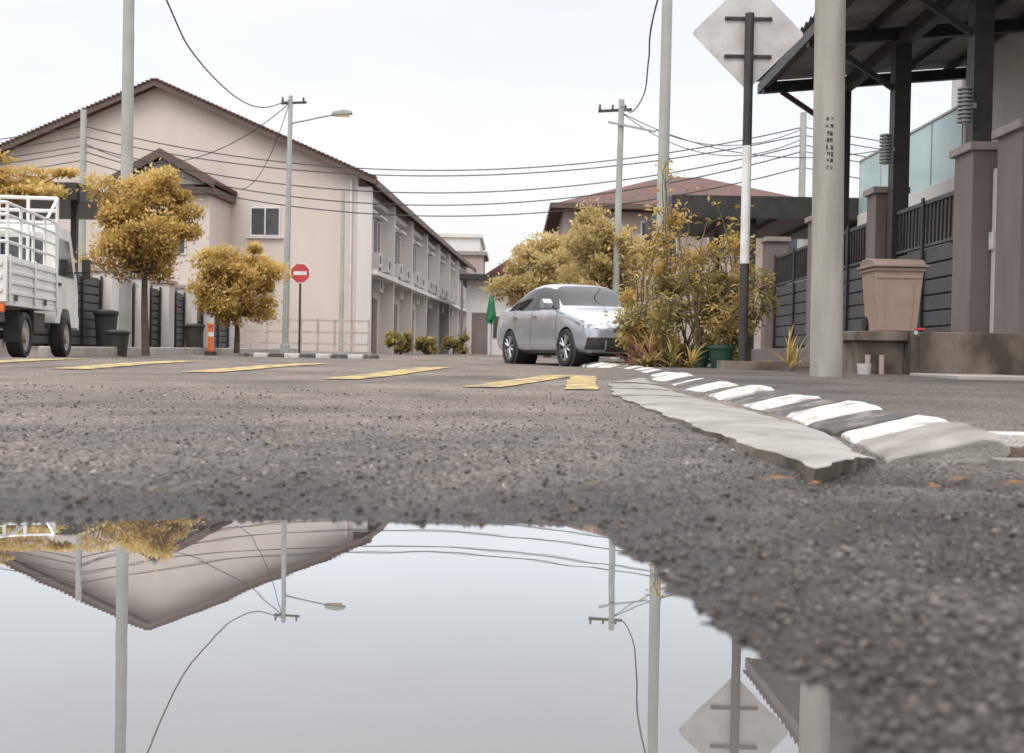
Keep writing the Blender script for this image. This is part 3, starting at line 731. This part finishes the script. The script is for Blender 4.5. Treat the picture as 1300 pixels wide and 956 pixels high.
e=empty('carport'); b=B()
def zr_(x): return 4.82+(x-4.0)*.09
nyc=240; vs=[];fs=[]
for j in range(nyc+1):
    y=7.5+12.2*j/nyc
    for x in(3.95,11.5): vs.append((x,y,zr_(x)+.10+.028*math.sin(y*2*math.pi/.25)))
for j in range(nyc): fs.append((2*j,2*j+1,2*j+3,2*j+2))
b.poly(vs,fs,M_sheet); b.obj('roof_sheet',e)
b=B()
for i in range(11):
    x=4.15+i*.72; b.box(x,x+.06,7.6,19.6,zr_(x)-.03,zr_(x)+.06,M_dark)
for y in(8.4,11.0,13.6,16.4,19.3):
    b.beam((4.0,y,zr_(4.0)-.12),(11.5,y,zr_(11.5)-.12),.12,.17,M_dark)
b.box(3.98,4.06,7.5,19.65,4.68,4.84,M_dark)
b.beam((5.3,7.6,4.72),(5.3,19.6,4.72),.14,.2,M_dark)
for y in(11.0,13.6,16.4,19.3): b.box(5.19,5.41,y-.11,y+.11,.1,4.66,M_dark)
b.beam((5.3,16.4,4.0),(4.3,16.4,4.65),.07,.07,M_dark); b.beam((5.3,19.3,4.0),(4.3,19.3,4.65),.07,.07,M_rust)
b.beam((5.3,13.6,4.0),(4.3,13.6,4.65),.07,.07,M_dark)
b.obj('frame',e)
b=B()
def spiral(b,x,y,z):
    b.cyl((x,y,z),(x,y,z+.42),.035,.035,M_signb,10)
    for k in range(9): b.cyl((x,y,z+.02+k*.046),(x,y,z+.04+k*.046),.085,.085,M_steel,16)
    b.box(x,x+.12,y-.03,y+.03,z+.18,z+.24,M_steel)
spiral(b,5.08,13.45,3.0); spiral(b,5.08,16.3,3.0); b.obj('wall_lamps',e)
b=B(); b.box(3.4,8.1,24.95,30,3.35,3.62,M_dark); b.box(3.35,8.2,24.91,24.95,3.25,3.72,M_dark); b.box(3.3,3.4,24.95,30,3.25,3.72,M_dark)
for y in(25.2,29.6): b.box(5.0,5.14,y,y+.14,.1,3.35,M_dark)
for y in(25.2,29.6): b.box(7.9,8.04,y,y+.14,.1,3.35,M_dark)
for i in range(5): b.box(3.6+i*1.0,3.66+i*1.0,25.0,29.95,3.27,3.348,M_dark)
b.obj('carport_canopy')
e=empty('link_house'); b=B(); b.box(8.3,16,25.0,29.9,.1,3.6,M_pillar); b.obj('walls',e)
b=B()
M_pcap=mat('pillar_cap',(.36,.31,.28),(.28,.24,.22),scale=4,rough=.7)
for y,w in((12.2,.62),(13.45,.55),(16.9,.42),(20.3,.42),(24,.42)):
    pil(b,5.08+w/2,y,w,.1,2.66,M_pillar,M_pcap)
b.box(5.30,5.50,12.52,13.16,.15,2.45,M_wallw)
b.box(5.70,7.2,12.0,12.12,.15,2.3,M_wallw)
b.box(5.05,5.5,13.73,25,.1,.5,M_pillar)
for a,c in((13.75,16.66),(17.14,20.06),(20.54,23.76)):
    for k in range(6): z=.55+k*.2; b.box(5.26,5.30,a,c,z,z+.18,M_fence)
    nb=int((c-a)/.13)
    for k in range(nb): y=a+(k+.5)*(c-a)/nb; b.box(5.26,5.29,y-.018,y+.018,1.80,2.3,M_dark)
    b.box(5.25,5.31,a,c,2.3,2.36,M_fence); b.box(5.25,5.31,a,c,1.76,1.80,M_fence)
    for y in(a+.03,(a+c)/2,c-.03): b.box(5.22,5.249,y-.035,y+.035,.5,2.4,M_dark)
    b.box(5.305,5.32,a,c,.5,1.75,M_dark)
b.box(5.27,5.30,13.06,13.17,1.55,1.75,M_wht)
b.obj('boundary_fence',bevel=.008)
b=B()
b.box(4.0,8.0,11.85,12.05,.1,.60,M_lowall)
b.box(4.0,8.0,12.052,13.0,.1,.56,M_pave)
b.box(3.45,3.998,11.93,12.6,.50,.60,M_lowall); b.box(3.50,3.99,12.03,12.6,.1,.499,M_lowall)
b.obj('low_garden_wall',bevel=.012)
b=B()
for x,c in((3.60,M_wallp),(3.74,M_wallp)): b.cyl((x,11.97,.12),(x,11.97,.36),.028,.028,c,10)
b.cyl((3.98,11.6,.15),(3.98,11.6,.55),.018,.018,M_rust,8); b.cyl((3.98,11.62,.55),(3.92,11.5,.58),.022,.02,M_steel,8); b.beam((3.93,11.58,.62),(4.03,11.58,.62),.02,.02,M_red)
b.cyl((3.50,11.75,.15),(3.50,11.75,.27),.06,.07,M_signb,12)
b.obj('water_tap_pipes')
b=B()
for i in range(6): b.box(3.9+i*.9,4.785+i*.9,10.3,11.6,.08,.185+random.uniform(-.004,.004),M_pave)
b.obj('pavement',bevel=.01)
b=B(); T=Matrix.Translation((3.90,12.2,.605))
w0,w1,d0,d1,hh=.20,.245,.2,.25,.64
vs=[(-w0,-d0,0),(w0,-d0,0),(w0,d0,0),(-w0,d0,0),(-w1,-d1,hh),(w1,-d1,hh),(w1,d1,hh),(-w1,d1,hh)]
b.poly(vs,[(3,2,1,0),(4,5,6,7),(0,1,5,4),(1,2,6,5),(2,3,7,6),(3,0,4,7)],M_binp,T)
b.box(-.262,.262,-.27,.27,hh-.035,hh+.0,M_binp,T); b.box(-.285,.285,-.30,.28,hh+.003,hh+.03,M_binl,T)
b.extr([(-.28,hh+.031),(.27,hh+.031),(.22,hh+.095),(.05,hh+.11),(-.18,hh+.085)],'x',-.26,.26,M_binl,T)
for sx in(-.14,.14): b.box(sx-.03,sx+.03,.27,.33,hh+.02,hh+.09,M_binl,T)
b.box(-.235,.235,-.252,-.235,hh-.11,hh-.07,M_binp,T)
for sx in(-.13,.13): b.poly([(sx-.010,-d0-.012,.04),(sx+.010,-d0-.012,.04),(sx*1.15+.010,-d1+.0,hh-.14),(sx*1.15-.010,-d1+.0,hh-.14),(sx,-d0+.02,.04),(sx*1.15,-d1+.03,hh-.14)],[(0,1,2,3),(0,3,5,4),(1,4,5,2)],M_binp,T)
b.cyl((3.66,12.52,1.26),(4.14,12.52,1.26),.018,.018,M_binp,8)
for sx in(-.215,.215): b.cyl((3.90+sx-.02,12.36,.68),(3.90+sx+.02,12.36,.68),.08,.08,M_rubber,16)
b.obj('rubbish_bin',bevel=.012)

# ------------------------------------------------------------ car
def wheel(b,cx,cy,cz,R,side,w=.2,truck=False):
    T=Matrix.Translation((cx,cy,cz)) @ (Matrix.Identity(4) if side<0 else Matrix.Rotation(math.pi,4,'Z'))
    rr=R*.70
    b.lathe([(rr,w/2),(R*.93,w/2),(R,w*.35),(R,-w*.35),(R*.93,-w/2),(rr+.01,-w/2),(rr,-w*.38)],M_rubber,T)
    b.lathe([(rr,-w*.42),(rr*.95,-w*.36),(rr*.93,w*.1),(0.001,w*.1)],M_dark,T)
    if truck:
        b.lathe([(rr,-w*.4),(rr*.8,-w*.28),(rr*.45,-w*.25),(rr*.4,-w*.5),(.001,-w*.5)],M_cap,T)
    else:
        b.lathe([(rr,-w*.46),(rr*.93,-w*.46),(rr*.93,-w*.3)],M_rim,T)
        b.lathe([(rr*.22,-w*.1),(rr*.22,-w*.42),(.001,-w*.44)],M_rim,T,n=16)
        for k in range(5):
            for dd in(-.16,.16):
                a=2*math.pi*k/5; a1=a+dd*.5; a2=a+dd*1.5
                p0=T@Vector((rr*.18*math.cos(a1),-w*.38,rr*.18*math.sin(a1))); p1=T@Vector((rr*.94*math.cos(a2),-w*.43,rr*.94*math.sin(a2)))
                b.cyl(p0,p1,.026,.02,M_rim,6)
def car():
    M_paint=mat('silver_paint',(.50,.52,.57),(.48,.50,.55),scale=2,rough=.22,metal=.5,coat=1.0)
    M_head=mat('headlamp',(.70,.72,.75),(.12,.12,.14),scale=14,rough=.08,metal=.3,coat=1)
    M_tail=mat('tail_lamp',(.5,.02,.02),rough=.15); M_gap=mat('panel_gap',(.10,.10,.11),rough=.6); M_cg=mat('car_glass',(.015,.017,.02),rough=.03,spec=.35); M_plate=mat('plate',(.02,.02,.02),rough=.4)
    S=[(2.21,.34,.50,.46,.58,.48,.36,.61,.2,.62),
       (2.14,.21,.74,.45,.66,.68,.50,.71,.28,.72),
       (1.96,.17,.84,.50,.76,.77,.58,.81,.32,.825),
       (1.65,.17,.865,.55,.86,.81,.66,.90,.36,.925),
       (1.25,.17,.865,.58,.925,.82,.69,.965,.38,.995),
       (1.0,.17,.865,.58,.950,.82,.70,1.0,.38,1.035),
       (.62,.17,.865,.58,.955,.82,.66,1.22,.40,1.25),
       (.22,.17,.865,.58,.960,.82,.625,1.40,.42,1.445),
       (-.25,.17,.865,.58,.965,.82,.615,1.45,.42,1.50),
       (-.75,.17,.865,.58,.975,.82,.605,1.43,.42,1.48),
       (-1.15,.17,.865,.58,.99,.82,.60,1.35,.40,1.39),
       (-1.6,.17,.865,.58,1.0,.81,.64,1.13,.40,1.15),
       (-1.85,.18,.86,.58,1.0,.79,.64,1.06,.38,1.085),
       (-2.08,.22,.82,.58,.98,.74,.60,1.035,.36,1.06),
       (-2.18,.28,.74,.58,.90,.68,.5,.95,.3,.97),
       (-2.22,.36,.6,.56,.80,.56,.4,.84,.25,.86)]
    vs=[];rings=[]
    for (x,zu,hw,zm,zb,hwb,h5,z5,h6,zt) in S:
        half=[(0,zu),(hw*.86,zu),(hw*.985,zu+.13),(hw,zm),(hw*.5+hwb*.5+.012,(zm+zb)/2+.08),(hwb,zb),(h5,z5),(h6,zt-.008),(0,zt)]
        rings.append([(x,-y,z) for y,z in half]+[(x,y,z) for y,z in half[-2:0:-1]])
    n=len(rings[0]); 
    for r_ in rings: vs+=r_
    fs=[]
    for i in range(len(rings)-1):
        for j in range(n): fs.append((i*n+j,i*n+(j+1)%n,(i+1)*n+(j+1)%n,(i+1)*n+j))
    for base in(0,(len(rings)-1)*n):
        for j in range(1,8):
            a,b_=j,j+1; c,d=(n-j-1)%n,(n-j)%n
            if j<7: fs.append((base+a,base+b_,base+c,base+d))
            else: fs.append((base+7,base+8,base+9))
        fs.append((base+0,base+1,base+15))
    me=bpy.data.meshes.new('cc'); me.from_pydata(vs,[],fs)
    import bmesh
    bm=bmesh.new(); bm.from_mesh(me); bmesh.ops.recalc_face_normals(bm,faces=bm.faces)
    bm.to_mesh(me); bm.free()
    o=bpy.data.objects.new('cc',me); COL.objects.link(o)
    md=o.modifiers.new('s','SUBSURF'); md.levels=4; md.render_levels=4
    dg=bpy.context.evaluated_depsgraph_get(); me2=bpy.data.meshes.new_from_object(o.evaluated_get(dg))
    bpy.data.objects.remove(o)
    mats=[M_paint,M_cg,M_dark,M_head,M_tail,M_gap]
    me2.materials.clear()
    for m in mats: me2.materials.append(m)
    def inpoly(x,z,P):
        c=False;j=len(P)-1
        for i in range(len(P)):
            if (P[i][1]>z)!=(P[j][1]>z) and x<(P[j][0]-P[i][0])*(z-P[i][1])/(P[j][1]-P[i][1])+P[i][0]: c=not c
            j=i
        return c
    WP=[(.90,.965),(.32,1.345),(-.2,1.41),(-.75,1.385),(-1.12,1.29),(-1.46,1.10),(-1.46,1.0)]
    bm=bmesh.new(); bm.from_mesh(me2); dele=[]
    for f in bm.faces:
        c=f.calc_center_median(); nr=f.normal; x,y,z=c; ay=abs(y); k=0
        hit=False
        for xa in(1.3,-1.25):
            if (x-xa)**2+(z-.31)**2<.355**2 and ay>.45 and z<.72: dele.append(f); hit=True
        if hit: continue
        if ay>.55 and z>.955 and inpoly(x,z,WP) and abs(nr.y)>.35:
            k=1
            if abs(x+.22)<.045 or abs(x+1.12)<.02: k=2
        elif nr.x>.25 and z>1.035 and z<1.425 and ay<.30+.34*(1.45-z)/.4+.19 and x>.15: k=1
        elif nr.x<-.2 and z>1.12 and z<1.43 and ay<.5 and x<-.8: k=1
        elif x>1.66 and ay>.36 and z>.59+(2.2-x)*.18 and z<.69+(2.2-x)*.22 and ay>.36+ (x-1.9)*.2 and (nr.x>.15 or ay>.6) and nr.z<.88: k=3
        elif x>2.0 and ay<.52 and .25<z<.48: k=2
        elif x>2.0 and ay<.40 and .565<z<.625: k=2
        elif x>1.93 and .54<ay<.80 and .28<z<.48: k=2
        elif x<-1.95 and ay>.34 and .74<z<.93: k=4
        elif z<.225: k=2
        elif ay>.75 and .26<z<.98 and (abs(x-.88)<.012 or abs(x+.24)<.012 or (abs(x+1.12+ (z-.95)*.5)<.014 and z>.62)): k=5
        elif ay>.6 and .24<z<.27 and -.95<x<.95: k=2
        f.material_index=k; f.smooth=True
    bmesh.ops.delete(bm,geom=dele,context='FACES'); bm.to_mesh(me2); bm.free()
    th=math.atan2(-.93,.37)
    SC=1.055
    fw=Vector((math.cos(th),math.sin(th),0)); left=Vector((-fw.y,fw.x,0))
    fwheel=Vector((1.03,21.0,0)); cen=fwheel-fw*1.3*SC+left*.76*SC
    e=empty('parked_car',(cen.x,cen.y,.108),th); e.scale=(SC,SC,SC)
    o=bpy.data.objects.new('body',me2); COL.objects.link(o); o.parent=e
    b=B()
    for xa in(1.3,-1.25):
        for sd in(-1,1):
            wheel(b,xa,sd*.775,.31,.318,sd,.2)
    b.obj('wheels',e)
    b=B()
    for xa in(1.3,-1.25):
        for sd in(-1,1):
            T=Matrix.Translation((xa,sd*.62,.31))
            b.lathe([(.37,-.2),(.37,.2)],M_rubber,T,n=32); b.lathe([(.37,-sd*.2),(.001,-sd*.2)],M_rubber,T)
            b.lathe([(.352,sd*.205),(.352,sd*.238),(.372,sd*.24),(.372,sd*.205)],M_gap,T,n=40)
    for sd in(-1,1):
        b.extr([(.74,1.0),(.60,1.0),(.60,1.14),(.68,1.15),(.77,1.08)],'y',sd*.87,sd*1.03,M_paint); b.box(.64,.69,min(sd*.8,sd*.9),max(sd*.8,sd*.9),1.0,1.03,M_dark)
        for x in(-.05,-.98): b.box(x-.09,x+.09,min(sd*.845,sd*.878),max(sd*.845,sd*.878),.855,.88,M_rim)
    b.box(2.17,2.225,-.24,.24,.47,.565,M_plate); b.box(2.226,2.229,-.2,.2,.49,.545,M_wht)
    b.cyl((2.19,0,.645),(2.2,0,.645),.05,.05,M_rim,16)
    b.box(-1.9,2.0,-.7,.7,.19,.4,M_rubber)
    b.cyl((-1.0,0,1.44),(-1.15,0,1.55),.02,.008,M_dark,6)
    b.obj('trim',e,bevel=.008)
car()

# ------------------------------------------------------------ truck
def truck():
    th=math.radians(97.5); fw=Vector((math.cos(th),math.sin(th),0)); left=Vector((-fw.y,fw.x,0))
    cen=Vector((-6.45,15.5,0))+left*.72
    e=empty('pickup_truck',(cen.x,cen.y,float(np.interp(16,YS,ZS))),th)
    M_tw=mat('truck_white',(.78,.78,.76),(.64,.63,.60),scale=3,rough=.4,stretch=(1,1,.4))
    M_tl=mat('truck_lamp_red',(.5,.03,.02),rough=.2)
    b=B()
    y0,y1=-.80,.80
    b.box(-.9,1.5,y0,y1,.66,.74,M_tw); b.box(-.8,2.9,-.4,-.3,.42,.60,M_dark); b.box(-.8,2.9,.3,.4,.42,.60,M_dark)
    for sy in(y0,y1-.04):
        b.box(-.9,1.5,sy,sy+.04,.74,1.28,M_tw)
        for z in(.80,.93,1.06,1.19): 
            yy=(sy-.015,sy) if sy<0 else (sy+.04,sy+.055)
            b.box(-.88,1.48,yy[0],yy[1],z,z+.05,M_tw)
        for x in(-.86,.3,1.44):
            yy=(sy-.03,sy-.016) if sy<0 else (sy+.056,sy+.07)
            b.box(x-.03,x+.03,yy[0],yy[1],.70,1.29,M_tw)
        for x in(-.6,.8):
            yy=(sy-.035,sy-.016) if sy<0 else (sy+.056,sy+.075)
            b.box(x-.04,x+.04,yy[0],yy[1],.72,.80,M_rust)
    b.box(-.94,-.901,y0,y1,.70,1.28,M_tw)
    for z in(.82,.98,1.14): b.box(-.96,-.941,y0+.05,y1-.05,z,z+.06,M_tw)
    b.obj('cargo_bed',e,bevel=.008)
    b=B()
    for sy in(-.78,.78):
        for x in(-.86,-.27,.32,.91,1.46): b.cyl((x,sy,1.28),(x,sy,1.93),.022,.022,M_tw,8)
        for z in(1.45,1.62,1.78,1.93): b.cyl((-.88,sy,z),(1.5,sy,z),.02,.02,M_tw,8)
    for z in(1.45,1.62,1.78,1.93): b.cyl((-.88,-.78,z),(-.88,.78,z),.02,.02,M_tw,8)
    for y in(-.8,-.4,0,.4,.8): b.cyl((1.5,y,1.28),(1.5,y,2.28),.025,.025,M_tw,8)
    for z in(1.93,2.1,2.28): b.cyl((1.5,-.8,z),(1.5,.8,z),.025,.025,M_tw,8)
    for y in(-.8,.8): b.cyl((1.5,y,2.28),(.95,y,1.93),.022,.022,M_tw,8)
    b.obj('cargo_cage',e)
    b=B()
    prof=[(1.6,.50),(1.6,1.80),(1.72,1.92),(2.45,1.90),(2.92,1.18),(3.0,.95),(3.0,.45),(2.55,.45),(2.5,.62),(2.38,.72),(2.05,.72),(1.92,.62),(1.88,.50)]
    b.extr(prof,'y',-.76,.76,M_tw)
    for sy in(-1,1):
        b.extr([(1.72,1.2),(1.72,1.74),(2.35,1.74),(2.68,1.2)],'y',sy*.762,sy*.768,M_glass)
        b.box(2.70,2.78,min(sy*.77,sy*.95),max(sy*.77,sy*.95),1.28,1.31,M_dark); b.box(2.70,2.76,min(sy*.88,sy*1.0),max(sy*.88,sy*1.0),1.2,1.5,M_dark)
        b.box(1.66,1.675,min(sy*.762,sy*.765),max(sy*.762,sy*.765),.6,1.8,M_dark)
        b.box(1.75,1.88,min(sy*.762,sy*.785),max(sy*.762,sy*.785),1.05,1.09,M_dark)
    b.box(1.585,1.598,-.6,.6,1.3,1.72,M_glass); b.box(1.57,1.584,-.015,.015,1.3,1.72,M_dark)
    b.poly([(2.90,-.65,1.225),(2.90,.65,1.225),(2.50,.62,1.85),(2.50,-.62,1.85)],[(0,1,2,3)],M_glass)
    b.box(3.0,3.06,-.76,.76,.42,.62,M_tw)
    b.obj('cab',e,bevel=.03)
    b=B()
    for x in(0,2.2):
        for sd in(-1,1): wheel(b,x,sd*.70,.30,.30,sd,.19,True)
    b.cyl((0,-.6,.3),(0,.6,.3),.06,.06,M_dark,10)
    b.obj('wheels',e)
    b=B()
    b.box(-1.0,-.94,-.78,.78,.45,.56,M_dark)
    for sy in(-1,1):
        a,c=sorted((sy*.56,sy*.79)); b.box(-1.02,-.962,a,c,.57,.68,M_tl); a,c=sorted((sy*.70,sy*.79)); b.box(-1.024,-1.021,a,c,.58,.67,M_orange)
        a,c=sorted((sy*.60,sy*.79)); b.box(-.36,-.34,a,c,.2,.62,M_rubber); b.box(.34,.37,a,c,.35,.64,M_rubber)
    b.box(-.965,-.961,-.26,.26,.84,.96,M_pot); b.box(.6,1.2,-.72,-.42,.35,.62,M_dark)
    b.obj('lights_and_mudguards',e,bevel=.006)
truck()

# ------------------------------------------------------------ world, sun, camera
w=bpy.data.worlds.new('World'); scene.world=w; w.use_nodes=True; nt=w.node_tree; L=nt.links
bg=nt.nodes['Background']; out=nt.nodes['World Output']
SE,SR=math.radians(58),math.radians(200)
sky=N(nt,'ShaderNodeTexSky'); sky.sky_type='NISHITA'; sky.sun_disc=False; sky.sun_elevation=SE; sky.sun_rotation=SR; sky.air_density=1; sky.dust_density=3
L.new(sky.outputs[0],bg.inputs[0]); bg.inputs[1].default_value=.05
tc=N(nt,'ShaderNodeTexCoord'); sp=N(nt,'ShaderNodeSeparateXYZ'); L.new(tc.outputs['Generated'],sp.inputs[0])
mr=N(nt,'ShaderNodeMapRange'); mr.inputs['From Min'].default_value=.30; mr.inputs['From Max'].default_value=.9; L.new(sp.outputs['Z'],mr.inputs[0])
mx=N(nt,'ShaderNodeMix',data_type='RGBA'); mx.inputs[6].default_value=(.88,.86,.85,1); mx.inputs[7].default_value=(2.4,2.37,2.34,1); L.new(mr.outputs[0],mx.inputs[0])
mp=N(nt,'ShaderNodeMapping'); mp.inputs['Scale'].default_value=(2,2,6); L.new(tc.outputs['Generated'],mp.inputs[0])
cn=N(nt,'ShaderNodeTexNoise'); cn.inputs['Scale'].default_value=1.4; cn.inputs['Detail'].default_value=4; L.new(mp.outputs[0],cn.inputs['Vector'])
cm=N(nt,'ShaderNodeMapRange'); cm.inputs['From Min'].default_value=.3; cm.inputs['From Max'].default_value=.7; cm.inputs['To Min'].default_value=.92; cm.inputs['To Max'].default_value=1.05; L.new(cn.outputs['Fac'],cm.inputs[0])
vm=N(nt,'ShaderNodeVectorMath',operation='SCALE'); L.new(mx.outputs[2],vm.inputs[0]); L.new(cm.outputs[0],vm.inputs['Scale'])
bg2=N(nt,'ShaderNodeBackground'); L.new(vm.outputs[0],bg2.inputs[0]); bg2.inputs[1].default_value=1
ad=N(nt,'ShaderNodeAddShader'); L.new(bg.outputs[0],ad.inputs[0]); L.new(bg2.outputs[0],ad.inputs[1]); L.new(ad.outputs[0],out.inputs[0])
sl=bpy.data.lights.new('sun','SUN'); sl.energy=1.1; sl.angle=math.radians(25); sl.color=(1,.97,.93)
so=bpy.data.objects.new('sun',sl); COL.objects.link(so)
sd=Vector((math.sin(SR)*math.cos(SE),math.cos(SR)*math.cos(SE),math.sin(SE)))
so.rotation_euler=sd.to_track_quat('Z','Y').to_euler()
cam=bpy.data.cameras.new('camera'); co_=bpy.data.objects.new('camera',cam); COL.objects.link(co_)
cam.sensor_width=36; cam.lens=1500/1300*36; cam.clip_start=.05; cam.clip_end=6000
co_.matrix_world=Matrix.Translation((0,0,.30))@Matrix.Rotation(math.radians(90-1.07),4,'X')@Matrix.Rotation(math.radians(1.0),4,'Z')
cam.dof.use_dof=True; cam.dof.focus_distance=8.0; cam.dof.aperture_fstop=5.0
scene.camera=co_
scene.view_settings.view_transform='Standard'; scene.view_settings.look='None'; scene.view_settings.exposure=0
